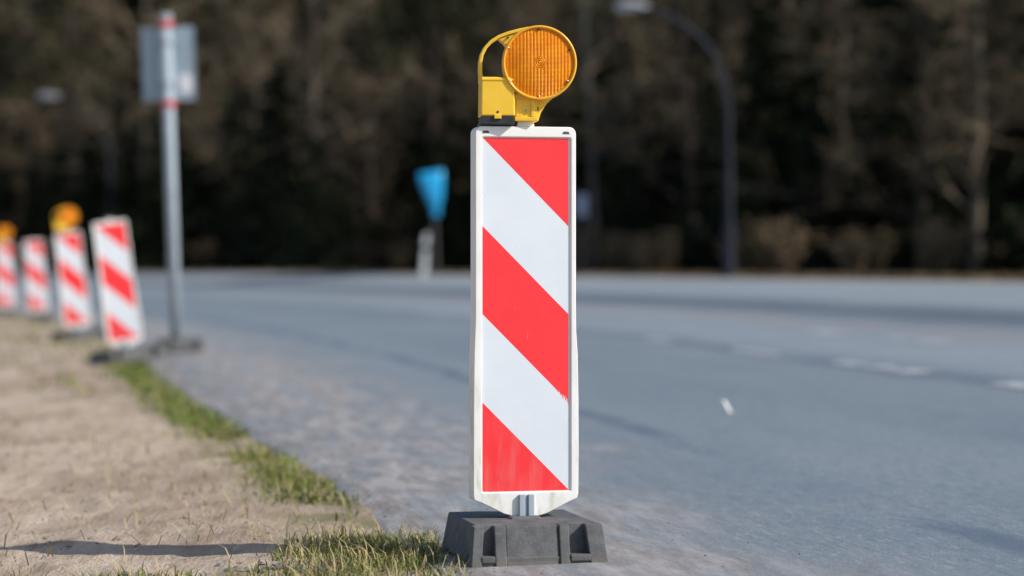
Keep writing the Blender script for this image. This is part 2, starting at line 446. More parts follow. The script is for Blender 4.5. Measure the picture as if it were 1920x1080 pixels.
g = MB(); uvs = []
rrows = [-60, -30, -15, -5, 0, 3, 5] + frange(6, 110, 0.5)
rcols = [-0.04, 0.05, 0.3, 0.6, 1.0] + frange(1.5, 10.9, 0.5) + [10.9]
nc = len(rcols)
for Y in rrows:
    wob = 0.07 * noise.noise(Vector((3.1, Y * 1.7, 0))) + 0.10 * noise.noise(Vector((8.1, Y * 0.45, 0)))
    for j, n in enumerate(rcols):
        n2 = n + (wob + off(Y) if j < 2 else 0)
        g.v.append((pos(n2, Y), Y, hgt(max(n2, 0)) + (0.004 if j else -0.03))); uvs.append((n2, Y))
for i in range(len(rrows) - 1):
    for j in range(nc - 1):
        a = i * nc + j
        g.f.append((a, a + 1, a + nc + 1, a + nc)); g.mi.append(0)
road = g.build('road', M['asphalt'], smooth=True)
ul = road.data.uv_layers.new(name='UVMap')
for l in road.data.loops: ul.data[l.index].uv = uvs[l.vertex_index]
tag(road, kind='structure')

def marking(n, y0, y1, w):
    m = MB(); k = 8
    for i in range(k + 1):
        Y = y0 + (y1 - y0) * i / k
        jag = 0.25 * w if i in (0, k) else 0
        for sgn in (-0.5, 0.5):
            nn = n + sgn * (w - jag) + rng.uniform(-0.012, 0.012)
            m.v.append((pos(nn, Y), Y, hgt(nn) + 0.0085))
    for i in range(k):
        m.f.append((2 * i, 2 * i + 1, 2 * i + 3, 2 * i + 2)); m.mi.append(0)
    tag(m.build('road_marking', M['paint']), kind='structure')
for a in [(4.22, 16.70, 17.30, .16), (4.22, 16.12, 16.56, .18), (4.22, 15.50, 16.02, .20), (4.22, 12.6, 14.2, .20),
          (4.22, 21.9, 22.9, .15), (4.22, 18.8, 20.0, .13),
          (5.6, 21.5, 22.5, .20), (5.6, 19.9, 20.5, .15), (5.6, 19.0, 19.7, .17)]:
    marking(*a)

# ------------------------------------------------------------------ the striped beacon
def arc(cx, cz, r, a0, a1, k=6):
    return [(cx + r * math.cos(R(a0 + (a1 - a0) * i / k)), cz + r * math.sin(R(a0 + (a1 - a0) * i / k))) for i in range(k + 1)]
def foot_mesh():
    m = MB()
    m.box(-0.185, 0.185, -0.158, 0.195, 0.012, 0.117, 0.018, 0.012)      # core
    m.box(-0.178, 0.178, -0.186, 0.188, 0.0, 0.030, 0.0, 0.0)            # bottom slab
    def blk(x0, x1, yf=-0.195, top=0.115, lean=0.0):
        # a forward block of the front face, its front leaning back towards the top
        vs = [(x0, yf, 0.002), (x1, yf, 0.002), (x1, -0.150, 0.002), (x0, -0.150, 0.002),
              (x0 + lean, yf + 0.022, top), (x1 + lean, yf + 0.022, top), (x1 + lean, -0.135, top), (x0 + lean, -0.135, top)]
        m.add(vs, [(0, 3, 2, 1), (4, 5, 6, 7), (0, 1, 5, 4), (1, 2, 6, 5), (2, 3, 7, 6), (3, 0, 4, 7)])
    blk(-0.189, -0.160, lean=0.012)
    blk(-0.122, -0.090)
    blk(-0.0898, 0.0558, yf=-0.189, top=0.1135)
    blk(0.056, 0.084)
    blk(0.140, 0.189, lean=-0.012)
    # sills joining the blocks at the bottom
    m.box(-0.1598, -0.1222, -0.1935, -0.15, 0.0145, 0.034)
    m.box(0.0842, 0.1398, -0.1935, -0.15, 0.0145, 0.034)
    # socket collar on top
    m.box(-0.045, 0.045, -0.045, 0.045, 0.112, 0.124, 0.004, 0.004)
    m.v = [(x * 1.035 - 0.008, y * 1.12 - 0.024, z) for x, y, z in m.v]
    return m
def make_beacon(label):
    root = thing('striped_beacon', label, 'traffic beacon', group='red and white traffic beacons along the road edge')
    # hollow white panel with a raised rim
    hw = 0.1465
    out = [(-0.023, 0.098), (0.023, 0.098), (0.023, 0.118), (0.060, 0.128), (0.125, 0.160), (0.150, 0.170), (0.1535, 0.185),
           (0.1545, 0.30), (0.1540, 0.45), (0.1520, 0.58), (0.1475, 0.645), (0.1470, 0.675), (hw, 0.72)]
    out += arc(hw - 0.020, 1.228 - 0.020, 0.020, 0, 90)
    out += arc(-hw + 0.020, 1.228 - 0.020, 0.020, 90, 180)
    out += [(-hw, 0.72), (-0.1470, 0.675), (-0.1480, 0.645), (-0.1505, 0.58), (-0.1520, 0.45), (-0.1525, 0.30), (-0.1525, 0.185), (-0.150, 0.170),
            (-0.125, 0.160), (-0.060, 0.128), (-0.023, 0.118)]
    x0, x1, z0, z1, r = -0.1285, 0.1325, 0.1895, 1.1985, 0.005
    inn = arc(x1 - r, z0 + r, r, -90, 0, 3) + arc(x1 - r, z1 - r, r, 0, 90, 3) + arc(x0 + r, z1 - r, r, 90, 180, 3) + arc(x0 + r, z0 + r, r, 180, 270, 3)
    import bmesh
    bm = bmesh.new()
    T = 0.035
    def loop(pts, y): return [bm.verts.new((p[0], y, p[1])) for p in pts]
    of, ob = loop(out, -T), loop(out, T)
    it, ib = loop(inn, -T), loop([(p[0] + (0.0028 if p[0] < 0 else -0.0028), p[1] + (0.0028 if p[1] < 0.6 else -0.0028)) for p in inn], -T + 0.007)
    def ring(a, b):
        k = len(a)
        for i in range(k): bm.faces.new((a[i], a[(i + 1) % k], b[(i + 1) % k], b[i]))
    ring(ob, of); ring(it, ib)
    bm.faces.new(ib); bm.faces.new(list(reversed(ob)))
    eo = [bm.edges.get((of[i], of[(i + 1) % len(of)])) for i in range(len(of))]
    ei = [bm.edges.get((it[i], it[(i + 1) % len(it)])) for i in range(len(it))]
    bmesh.ops.triangle_fill(bm, edges=eo + ei, use_beauty=True)
    bmesh.ops.recalc_face_normals(bm, faces=bm.faces)
    me = bpy.data.meshes.new('panel'); bm.to_mesh(me); bm.free()
    me.materials.append(M['frame'])
    me.polygons.foreach_set('use_smooth', [True] * len(me.polygons))
    pan = bpy.data.objects.new('panel', me); COL.objects.link(pan); pan.parent = root
    b = pan.modifiers.new('bevel', 'BEVEL'); b.width = 0.005; b.segments = 3; b.limit_method = 'ANGLE'; b.angle_limit = R(40)
    w_ = pan.modifiers.new('weighted_normal', 'WEIGHTED_NORMAL')
    m = MB(); m.box(-0.125, 0.125, -T + 0.0052, -T + 0.0078, 0.193, 1.195)
    m.build('reflective_face', M['face'], pan)
    for sx in (-1, 1):                                             # drain slots in the upper corners
        m = MB(); m.box(sx * 0.117 - 0.011, sx * 0.117 + 0.011, -T - 0.0006, -T + 0.001, 1.2075, 1.2150, 0.004)
        m.build('drain_slot', M['post'], pan)
    m = MB()
    m.box(-0.022, -0.0045, -T - 0.012, -T - 0.0005, 0.095, 0.184)
    m.box(0.0045, 0.022, -T - 0.012, -T - 0.0005, 0.095, 0.184)
    m.box(-0.0046, 0.0046, -T - 0.005, -T - 0.0004, 0.095, 0.183)
    m.build('stem_bracket', M['steel'], root, bevel=0.002)
    foot_mesh().build('foot', M['rubber'], root, bevel=0.004)
    m = MB(); m.box(-0.024, 0.027, -0.026, 0.026, 1.2275, 1.243, 0.002, 0.002)
    m.build('lamp_mount', M['frame'], root, bevel=0.002)
    return root

def make_lamp(label):
    # built in the beacon's coordinates, then shifted so that its own base is the origin
    DZ = 1.243
    root = thing('warning_lamp', label, 'warning lamp', group='amber warning lamps on the beacons')
    cx, cz = 0.036, 1.409
    kids = []
    def P(o): kids.append(o); return o
    # lens: shallow dome
    m = MB(); prof = []
    for i in range(13):
        q = i / 12; prof.append((max(0.0005, 0.0985 * q), -0.060 - 0.011 * (1 - q * q)))
    m.lathe_y(prof, cx, cz, 72)
    lens = P(m.build('lens', M['lens'], root, smooth=True, fixn=True))
    for (sx, sz, mat_) in [(-0.050, 1.4505, 'screw'), (-0.0435, 1.357, 'screw'), (0.039, 1.3125, 'screw'), (0.1215, 1.357, 'screw'), (0.127, 1.447, 'black'), (0.039, 1.505, 'black')]:
        sx = cx + (sx - 0.041) * 0.985; sz = cz + (sz - cz) * 0.985
        s_ = MB(); s_.lathe_y([(0.0003, -0.0668), (0.0022, -0.0664), (0.0031, -0.065), (0.0032, -0.058)], sx, sz, 12)
        s_.build('screw', M[mat_], lens, smooth=True, fixn=True)
    m = MB(); m.lathe_y([(0.0975, -0.0615), (0.0985, -0.0645), (0.101, -0.0665), (0.1040, -0.0660), (0.1060, -0.063), (0.1062, -0.040), (0.100, -0.037), (0.097, -0.045)], cx, cz, 72, closed=True)
    P(m.build('lens_rim', M['amber_rim'], root, smooth=True, fixn=True))
    m = MB(); m.lathe_y([(0.0005, 0.062), (0.05, 0.061), (0.085, 0.056), (0.097, 0.045), (0.1005, 0.030), (0.1005, -0.0365), (0.098, -0.042)], cx, cz, 72)
    P(m.build('housing', M['yellow'], root, smooth=True, fixn=True))
    # battery box with its top lip
    m = MB(); m.box(-0.131, -0.0335, -0.062, 0.052, 1.258, 1.366, 0.0015, 0.0015)
    m.box(-0.1318, -0.033, -0.0632, 0.0532, 1.356, 1.3685, 0.002, 0.002)
    box = P(m.build('battery_box', M['yellow'], root, bevel=0.005, seg=3))
    m = MB(); m.box(-0.093, -0.073, -0.0655, -0.060, 1.250, 1.263)
    m.build('latch', M['yellow'], box, bevel=0.0015)
    m = MB(); m.lathe_y([(0.0003, -0.0630), (0.0036, -0.0630), (0.0036, -0.060)], -0.083, 1.269, 12)
    m.build('keyhole', M['black'], box, fixn=True)
    m = MB(); m.box(-0.130, -0.036, -0.0605, 0.0505, 1.2335, 1.2585, 0.001, 0.001)
    m.box(-0.1325, -0.034, -0.0635, 0.053, 1.2345, 1.2395)
    P(m.build('battery_lid', M['black'], root, bevel=0.002))
    # neck and bracket
    m = MB(); m.box(-0.0338, 0.031, -0.043, 0.043, 1.2445, 1.322)
    m.box(-0.0335, 0.0312, -0.0475, -0.0428, 1.2448, 1.256)
    m.box(-0.029, -0.012, -0.0455, -0.0425, 1.2562, 1.307); m.box(0.013, 0.024, -0.0472, -0.0425, 1.2562, 1.307)
    neck = P(m.build('neck', M['yellow'], root, bevel=0.002))
    m = MB(); m.lathe_y([(0.0003, -0.0475), (0.0028, -0.0472), (0.0036, -0.046), (0.0036, -0.042)], 0.001, 1.2745, 12)
    m.build('screw', M['screw'], neck, smooth=True, fixn=True)
    m = MB(); m.prism([(0.0312, 1.246), (0.0355, 1.246), (0.044, 1.272), (0.060, 1.296), (0.084, 1.318), (0.060, 1.330), (0.0312, 1.330)], -0.026, 0.026)
    br = P(m.build('bracket', M['yellow'], root, bevel=0.002))
    m = MB(); m.box(0.0325, 0.0365, -0.0268, -0.025, 1.276, 1.286)
    m.build('slot', M['black'], br)
    # carrying handle: a flat band bent round to the top of the housing
    pts = [(-0.1275, 1.362), (-0.1288, 1.390), (-0.1285, 1.412), (-0.1245, 1.434), (-0.114, 1.455), (-0.098, 1.472), (-0.076, 1.486), (-0.050, 1.496), (-0.020, 1.504), (0.005, 1.5095), (0.03, 1.512)]
    inner = []; outer = []
    for i, p in enumerate(pts):
        a = Vector(pts[max(i - 1, 0)]); b = Vector(pts[min(i + 1, len(pts) - 1)]); d = (b - a).normalized(); nrm = Vector((d.y, -d.x))
        q = Vector(p); wdt = 0.0048
        outer.append(tuple(q - nrm * wdt)); inner.append(tuple(q + nrm * wdt))
    m = MB(); k = len(pts)
    for y0, y1, fr in ((-0.024, 0.024, None),):
        vs = [(p[0], y0, p[1]) for p in outer] + [(p[0], y0, p[1]) for p in inner] + [(p[0], y1, p[1]) for p in outer] + [(p[0], y1, p[1]) for p in inner]
        fs = []
        for i in range(k - 1):
            fs += [(i, k + i, k + i + 1, i + 1), (2 * k + i, 2 * k + i + 1, 3 * k + i + 1, 3 * k + i), (i, i + 1, 2 * k + i + 1, 2 * k + i), (k + i, 3 * k + i, 3 * k + i + 1, k + i + 1)]
        fs += [(0, 2 * k, 3 * k, k), (k - 1, 2 * k - 1, 4 * k - 1, 3 * k - 1)]
        m.add(vs, fs)
    m.prism([(-0.078, 1.4795), (-0.062, 1.466), (-0.052, 1.452), (-0.03, 1.46), (-0.02, 1.498), (-0.05, 1.4905)], -0.019, 0.019)
    m.prism([(-0.1275, 1.3705), (-0.1205, 1.3705), (-0.1235, 1.382), (-0.1275, 1.392)], -0.020, 0.020)
    m.prism([(-0.062, 1.3690), (-0.036, 1.3690), (-0.047, 1.405), (-0.056, 1.378)], -0.020, 0.020)
    hd = P(m.build('handle', M['yellow'], root, bevel=0.0022, fixn=True))
    s_ = MB(); s_.lathe_y([(0.0003, -0.0250), (0.0030, -0.0250), (0.0030, -0.020)], -0.0505, 1.483, 12)
    s_.build('screw', M['black'], hd, fixn=True)
    # shift: children keep their mesh coordinates (materials use them), moved down by their own location
    for o in kids: o.location.z = -DZ
    return root

def bmat(X, Y, yaw, roll=0.0, pitch=0.0, dz=0.0):
    return Matrix.Translation((X, Y, ground_z(X, Y) + dz)) @ Matrix.Rotation(R(roll), 4, 'Y') @ Matrix.Rotation(R(pitch), 4, 'X') @ Matrix.Rotation(R(yaw), 4, 'Z')
LIFT = Matrix.Translation((0, 0, 1.241))

beacon = make_beacon('large sharp red and white striped beacon in the centre foreground on a square rubber foot')
B0 = bmat(0.032, 7.0, 13, dz=0.0)
B0[2][3] = 0.0
BL = bmat(0.037, 7.0, 5, dz=0.0)
BL[2][3] = 0.0
beacon.matrix_world = B0
lamp = make_lamp('amber round warning lamp with yellow battery box on top of the sharp foreground beacon')
lamp.matrix_world = BL @ LIFT

blist = [
    (-3.345, 21.35, 12, -7.5, 'blurred striped beacon without a lamp, largest of the left row, beside the sign pole', False),
    (-4.92, 27.9, 12, -6.5, 'blurred striped beacon with an orange lamp, second left of the grey sign pole', True),
    (-7.20, 37.4, 10, -4.5, 'blurred striped beacon without a lamp, standing between the two beacons with orange lamps', False),
    (-8.52, 41.4, 10, -2.5, 'farthest blurred striped beacon, cut by the left edge of the picture, with an orange lamp', True)]
for X, Y, yaw, roll, lab, has in blist:
    mt = bmat(X, Y, yaw, roll, dz=0.01)
    bb = dup(beacon, mt, lab)
    if Y < 30:
        for ch in bb.children:
            if ch.name.startswith('foot'): ch.scale = (1.3, 1.35, 1.0); ch.rotation_euler = (0, 0, R(18))
    if has:
        dup(lamp, mt @ LIFT, 'orange warning lamp on the %s beacon of the blurred row on the left' % ('second' if Y < 30 else 'farthest'))
    elif Y < 30:
        m = MB(); m.box(-0.05, 0.055, -0.012, 0.012, 1.243, 1.262); m.box(-0.045, -0.028, -0.022, 0.022, 1.236, 1.258)
        m.build('lamp_clip', M['post'], bb, bevel=0.002)

# ------------------------------------------------------------------ sign seen from behind, on its pole
px, py = -3.24, 23.7
sg = thing('road_sign', 'grey rectangular road sign seen from behind on a tall grey pole with red bands', 'road sign', (px, py, ground_z(px, py)), (0, R(-1.9), 0))
m = MB(); m.tube([(0, 0, 0.05), (0, 0, 1.6), (0, 0, 3.25)], 0.054, 20)
pole = m.build('pole', M['steel'], sg, smooth=False); pole.data.polygons.foreach_set('use_smooth', [len(p.vertices) == 4 for p in pole.data.polygons])
m = MB(); m.lathe_y([(0.001, 0)], 0, 0, 4) if False else m.tube([(0, 0, 3.22), (0, 0, 3.265), (0, 0, 3.275)], [0.062, 0.062, 0.04], 20)
m.build('pole_cap', M['steel'], pole)
m = MB()
m.box(-0.255, 0.255, 0.082, 0.086, 2.44, 3.155)
m.box(-0.255, -0.243, 0.074, 0.0819, 2.44, 3.155); m.box(0.243, 0.255, 0.0765, 0.0819, 2.44, 3.155)
m.box(-0.16, -0.135, 0.070, 0.0818, 2.46, 3.14)
pl = m.build('sign_plate', M['plate'], sg, bevel=0.003)
m = MB(); m.box(0.105, 0.225, 0.0795, 0.0818, 2.52, 2.69); st = m.build('sticker', M['sticker'], pl)
m = MB(); m.box(0.118, 0.212, 0.0780, 0.0794, 2.635, 2.672); m.box(0.118, 0.165, 0.0780, 0.0794, 2.575, 2.605)
m.build('print', M['print'], st)
for z in (2.405, 3.175):
    m = MB(); m.tube([(0, 0, z - 0.024), (0, 0, z + 0.024)], 0.070, 24); m.build('red_band', M['red'], sg)
for z in (2.60, 3.00):
    m = MB(); m.tube([(0, 0, z - 0.015), (0, 0, z + 0.015)], 0.066, 20); m.box(-0.11, 0.11, 0.05, 0.0815, z - 0.015, z + 0.015); m.build('clamp', M['steel'], sg)
fm = foot_mesh().build('foot', M['rubber'], sg, bevel=0.004)
fm.rotation_euler = (0, R(1.9), R(20)); fm.location = (0.04, -0.02, 0.02)

# ------------------------------------------------------------------ street lamps beyond the road
def make_street_lamp(label, X, Y):
    z0 = ground_z(X, Y)
    r = thing('street_lamp', label, 'street lamp', (X, Y, z0), group='street lamps along the far side of the road')
    S = F / 42.0
    def q(x, y): return ((x - 1367) / S, 0, H - (y - 500) / S - 0.65)
    path = [(0, 0, 0), (0, 0, 1.0), (0, 0, 2.0), q(1366, 280), q(1365, 200), q(1360, 160), q(1349, 122), q(1333, 92), q(1312, 68), q(1285, 47), q(1255, 30), q(1225, 17), q(1205, 11)]
    rad = [0.068, 0.066, 0.058, 0.053, 0.050, 0.048, 0.046, 0.045, 0.043, 0.042, 0.040, 0.038, 0.037]
    m = MB(); m.tube(path, rad, 16); m.build('mast', M['mast'], r, smooth=True)
    m = MB(); m.tube([(0, 0, 0), (0, 0, 0.9), (0, 0, 0.93)], [0.10, 0.10, 0.086], 16); m.build('mast_base', M['mast'], r)
    hp = [q(1216, 13), q(1205, 9), q(1190, 7), q(1172, 6), q(1158, 7), q(1152, 9)]
    m = MB(); m.tube(hp, [0.05, 0.085, 0.12, 0.125, 0.10, 0.04], 16)
    m.v = [(a, b * 1.25, hp[0][2] + (c - hp[0][2]) * 0.62) for a, b, c in m.v]
    hd = m.build('lamp_head', M['lamp_head'], r, smooth=True)
    m = MB(); gx = q(1175, 12)
    for i in range(2):
        pass
    m.box(gx[0] - 0.17, gx[0] + 0.15, -0.10, 0.10, gx[2] - 0.075, gx[2] - 0.03, -0.02, -0.02)
    m.build('lamp_glass', M['lamp_glass'], hd, bevel=0.02)
    return r
sl = make_street_lamp('tall dark mast with a curved arm and pale lamp head, right of the striped beacon', 3.716, 42.0)
X2, Y2 = (208 - 960) * 90 / F, 90.0
s2 = dup(sl, None, 'distant street lamp whose pale head shows left of the grey sign against the wood')
s2.location = (X2, Y2, ground_z(X2, Y2)); s2.scale = (1.375, 1.2, 1.375)

# ------------------------------------------------------------------ things on the far verge
X, Y = (819 - 960) * 58.5 / F, 58.5
ws = thing('wrapped_sign', 'road sign wrapped in a bright blue plastic sheet on a thin grey post', 'road sign', (X, Y, ground_z(X, Y)), (0, R(-2.4), 0))
m = MB(); m.tube([(0, 0, 0), (0, 0, 1.7)], 0.040, 12); m.build('post', M['post'], ws)
m = MB(); S = F / 58.5
prof = [(322, -38, 20, .02), (326, -37, 21, .09), (338, -34, 20, .12), (352, -30, 18, .14), (366, -24, 16, .15), (378, -18, 12, .14), (388, -12, 8, .12), (396, -8, 6, .08), (402, -9, 7, .10), (406, -8, 6, .09)]
SEG = 28; o0 = 0
for k_, (yy, a, b, th) in enumerate(prof):
    ca, hw_ = (a + b) / 2 / S, (b - a) / 2 / S * 0.80
    for j in range(SEG):
        an = 2 * math.pi * j / SEG
        cs, sn = math.cos(an), math.sin(an)
        ex_ = math.copysign(abs(cs) ** 0.6, cs) * hw_; ey_ = math.copysign(abs(sn) ** 0.7, sn) * th
        wr = 1 + 0.10 * math.sin(an * 7 + k_ * 0.4) * (k_ / 9)
        zt = H - (yy - 500) / S - (ground_z(X, Y)) + (0.045 * ex_ / 0.35 if k_ < 4 else 0)
        m.v.append((ca + ex_ * wr + 0.06, ey_ * wr - 0.02, zt))
for k_ in range(len(prof) - 1):
    for j in range(SEG):
        q2 = (j + 1) % SEG
        m.f.append((k_ * SEG + j, (k_ + 1) * SEG + j, (k_ + 1) * SEG + q2, k_ * SEG + q2)); m.mi.append(0)
m.f.append(tuple(range(SEG))); m.mi.append(0)
m.f.append(tuple(range(len(m.v) - 1, len(m.v) - SEG - 1, -1))); m.mi.append(0)
m.build('plastic_sheet', M['blue'], ws, smooth=True, fixn=True)
m = MB(); zt = H - (397 - 500) / S - ground_z(X, Y); m.tube([(0.02, -0.02, zt - 0.02), (0.02, -0.02, zt + 0.02)], 0.10, 16); m.build('tie', M['blue'], ws)

X, Y = (795 - 960) * 58.0 / F, 58.0
dl = thing('delineator_post', 'white roadside delineator post with a dark band, beside the blue wrapped sign', 'marker post', (X, Y, ground_z(X, Y)), (0, R(3.5), 0))
m = MB()
def tri(z, w, d): return [(-w, -d, z), (w, -d, z), (w * 0.45, d, z), (-w * 0.45, d, z)]
def loft(m, secs):
    o = len(m.v)
    for s_ in secs: m.v += s_
    for i in range(len(secs) - 1):
        for j in range(4):
            q2 = (j + 1) % 4
            m.f.append((o + 4 * i + j, o + 4 * i + q2, o + 4 * i + 4 + q2, o + 4 * i + 4 + j)); m.mi.append(0)
    m.f.append((o + 3, o + 2, o + 1, o)); m.mi.append(0); e = len(m.v)
    m.f.append((e - 4, e - 3, e - 2, e - 1)); m.mi.append(0)
loft(m, [tri(0, .066, .055), tri(0.5, .063, .052), tri(0.93, .060, .050), [(-.058, -.05, .95), (.058, -.05, 1.01), (.026, .05, 1.01), (-.026, .05, .95)]])
pp = m.build('post_body', M['white_post'], dl, bevel=0.008)
m = MB(); loft(m, [[(-.0650, -.0555, .57), (.0650, -.0555, .63), (.031, .0565, .63), (-.031, .0565, .57)], [(-.0640, -.0545, .68), (.0640, -.0545, .74), (.030, .0555, .74), (-.030, .0555, .68)]])
m.build('dark_band', M['black'], dl)

X, Y = (1090 - 960) * 50 / F, 50.0
sp = thing('small_sign', 'small blue-grey sign plate on a dark post just right of the striped beacon', 'sign', (X, Y, ground_z(X, Y)))
m = MB(); m.tube([(0, 0, 0), (0, 0, 1.7)], 0.03, 10); m.build('post', M['mast'], sp)
zc = H + 115 / 92.0 - ground_z(X, Y)
m = MB(); m.box(-0.115, 0.115, -0.045, -0.032, zc - 0.23, zc + 0.23); m.build('sign_plate', M['grey_sign'], sp, bevel=0.006)

# scrap of litter on the road
Y = 14.0
for Y in [y / 100 for y in range(1000, 1600)]:
    X = (1363 - 960) * Y / F
    if H - (777 - 500) * Y / F <= ground_z(X, Y): break
m = MB()
for i in range(7):
    a = i / 6
    for sgn in (-1, 1):
        m.v.append((X - 0.020 + 0.040 * a + sgn * 0.006, Y + 0.03 - 0.06 * a + sgn * 0.006, ground_z(X, Y) + 0.012 + 0.058 * (1 - a) + 0.006 * math.sin(a * 6)))
for i in range(6): m.f.append((2 * i, 2 * i + 1, 2 * i + 3, 2 * i + 2)); m.mi.append(0)
lt = m.build('paper_scrap', M['paper'])
so = lt.modifiers.new('thickness', 'SOLIDIFY'); so.thickness = 0.003
tag(lt, 'small white scrap of paper lying on the asphalt right of the beacon', 'litter')

# ------------------------------------------------------------------ grass, clods, gravel (stuff)
GM = [M['grass_green'], M['grass_olive'], M['grass_straw']]
def blade(m, X, Y, z, h, mi, lean=0.5, w=0.004):
    a = rng.uniform(0, 2 * math.pi); d = Vector((math.cos(a), math.sin(a), 0)) * h * lean * rng.uniform(0.3, 1.3)
    sd = Vector((-math.sin(a + rng.uniform(-.8, .8)), math.cos(a), 0)).normalized() * w
    p0 = Vector((X, Y, z - 0.01)); p1 = p0 + d * 0.35 + Vector((0, 0, h * 0.62)); p2 = p0 + d + Vector((0, 0, h * rng.uniform(0.75, 1.0)))
    m.add([p0 - sd, p0 + sd, p1 + sd * 0.7, p1 - sd * 0.7, p2], [(0, 1, 2, 3), (3, 2, 4)], mi)
def gz(X, Y):
    n = lat(X, Y); z = (hgt(n - off(Y)) if n < off(Y) else hgt(max(n, 0))) - 0.008
    if n < 0.1:
        k = min(1.0, max(0.0, (off(Y) - n) / 0.4)); p = Vector((X, Y, 0))
        z += k * max(-0.006, 0.014 + 0.030 * noise.noise(p * 1.1) + 0.016 * noise.noise(p * 4.1) + 0.009 * noise.noise(p * 10.5))
    return z
m = MB()
cnt = 0
while cnt < 7600:                                                 # the strip between sand and asphalt
    Y = rng.uniform(2.75, 5.1) ** 2
    n = off(Y) - 0.09 + rng.gauss(0, 0.075) - 0.022 * max(0, 12 - Y) * rng.random()
    if n > off(Y) + 0.1: continue
    X = pos(n, Y)
    f = noise.noise(Vector((X * 1.1, Y * 0.55, 5.0))) + 0.55 * noise.noise(Vector((X * 5, Y * 2.4, 9.0)))
    lush = 1.0 if 8.6 < Y < 21 else 0.0
    if f + 0.42 * lush < rng.uniform(0.0, 0.5): continue
    yel = noise.noise(Vector((X * 1.5, Y * 0.7, 31.0)))
    r_ = rng.random()
    mi = 0 if r_ < 0.42 - yel * 0.5 + (0.25 if Y > 11 else -0.12) else (1 if r_ < 0.80 else 2)
    blade(m, X, Y, gz(X, Y), rng.uniform(0.02, 0.06), mi, 0.9, 0.0035 if Y < 12 else 0.007)
    cnt += 1
cnt = 0
while cnt < 5200:                                                 # tussocks in the foreground, left of the foot
    Y = rng.uniform(6.3, 8.0); X = rng.uniform(-1.6, -0.12)
    n = lat(X, Y)
    d = ((X + 0.34) / 0.36) ** 2 + ((Y - 7.15) / 0.48) ** 2
    d2 = 0 if Y < 6.75 + 0.12 * noise.noise(Vector((X * 3, 2, 0))) else 9
    f = noise.noise(Vector((X * 3.2, Y * 3.0, 12.0))) * 0.8 + 0.3
    if min(d, d2 + 0.92) > rng.uniform(0.1, 1.0) + f * 0.5: continue
    if n > 0.12: continue
    if ((X - 0.035) ** 2 + (Y - 7) ** 2) < 0.055: continue
    r_ = rng.random()
    blade(m, X, Y, gz(X, Y), rng.uniform(0.015, 0.055) * (1.7 if r_ > 0.82 else 1), 0 if r_ < 0.34 else (1 if r_ < 0.76 else 2), 1.0, 0.0024)
    cnt += 1
for _ in range(700):                                               # scattered dry stalks over the sand
    Y = rng.uniform(6.4, 14); X = pos(-abs(rng.gauss(0, 0.9)) - 0.2, Y)
    blade(m, X, Y, gz(X, Y), rng.uniform(0.03, 0.09), 2 if rng.random() < 0.75 else 1, 1.6, 0.0025)
for _ in range(170):                                               # tufts in the sand and behind the beacons
    Y = rng.uniform(16, 42); X = pos(-0.9 + rng.gauss(0, 0.5), Y)
    if lat(X, Y) > 0: continue
    for k_ in range(6):
        blade(m, X + rng.gauss(0, .05), Y + rng.gauss(0, .08), gz(X, Y), rng.uniform(0.04, 0.1), rng.choice((0, 1, 1, 2)), 0.7, 0.008)
tag(m.build('grass', GM), 'green and straw coloured grass along the sandy road edge', 'grass', kind='stuff')

m = MB()
for _ in range(9000):                                              # dry grass fringe on the far verge
    Y = rng.uniform(24, 92); n = W + 0.05 + abs(rng.gauss(0, 0.9)); X = pos(n, Y)
    blade(m, X, Y, hgt(n), rng.uniform(0.03, 0.11), rng.choice((0, 1, 1)), 0.7, 0.018)
tag(m.build('verge_grass', [M['olive'], M['dry_leaf']]), 'dry low grass along the far edge of the road', 'grass', kind='stuff')

def lump(m, c, r, seed, mi=0):
    # irregular octahedron-like pebble
    dirs = [(1, 0, 0), (.5, .87, 0), (-.5, .87, 0), (-1, 0, 0), (-.5, -.87, 0), (.5, -.87, 0)]
    vs = [(c[0] + d[0] * r * rng.uniform(.7, 1.2), c[1] + d[1] * r * rng.uniform(.7, 1.2), c[2] + r * rng.uniform(-.1, .25)) for d in dirs]
    vs += [(c[0] + rng.uniform(-.2, .2) * r, c[1] + rng.uniform(-.2, .2) * r, c[2] + r * rng.uniform(.5, .8)), (c[0], c[1], c[2] - r * .5)]
    fs = []
    for i in range(6): fs += [(i, (i + 1) % 6, 6), ((i + 1) % 6, i, 7)]
    m.add(vs, fs, mi)
m = MB()
for _ in range(5200):
    Y = rng.uniform(2.5, 4.6) ** 2; n = -rng.uniform(0.15, 3.4); X = pos(n, Y)
    if noise.noise(Vector((X * 1.6, Y * 0.8, 4))) < rng.uniform(-0.35, 0.3): continue
    lump(m, (X, Y, gz(X, Y)), rng.uniform(0.004, 0.010) if rng.random() < 0.93 else rng.uniform(0.012, 0.028), 0)
for X0, Y0, k_ in [(-0.64, 6.78, 34), (-1.10, 6.66, 26), (-0.50, 6.72, 16)]:
    for _ in range(k_):
        X = X0 + rng.gauss(0, .07); Y = Y0 + rng.gauss(0, .05)
        lump(m, (X, Y, gz(X, Y)), rng.uniform(.006, .019), 0, rng.choice((0, 1, 1)))
tag(m.build('earth_clods', [M['clod'], M['gravel']]), 'small dry clods and stones lying on the sand', 'earth', kind='stuff')
m = MB()
for _ in range(3800):
    Y = rng.uniform(2.5, 4.7) ** 2; n = off(Y) + abs(rng.gauss(0, 0.4)) - 0.08; X = pos(n, Y)
    if noise.noise(Vector((X * 2.0, Y * 1.0, 14))) < rng.uniform(-0.35, 0.35): continue
    lump(m, (X, Y, hgt(max(n, 0)) + 0.004), rng.uniform(0.002, 0.006), 0)
tag(m.build('road_grit', M['gravel']), 'loose grey grit along the worn asphalt edge', 'grit', kind='stuff')

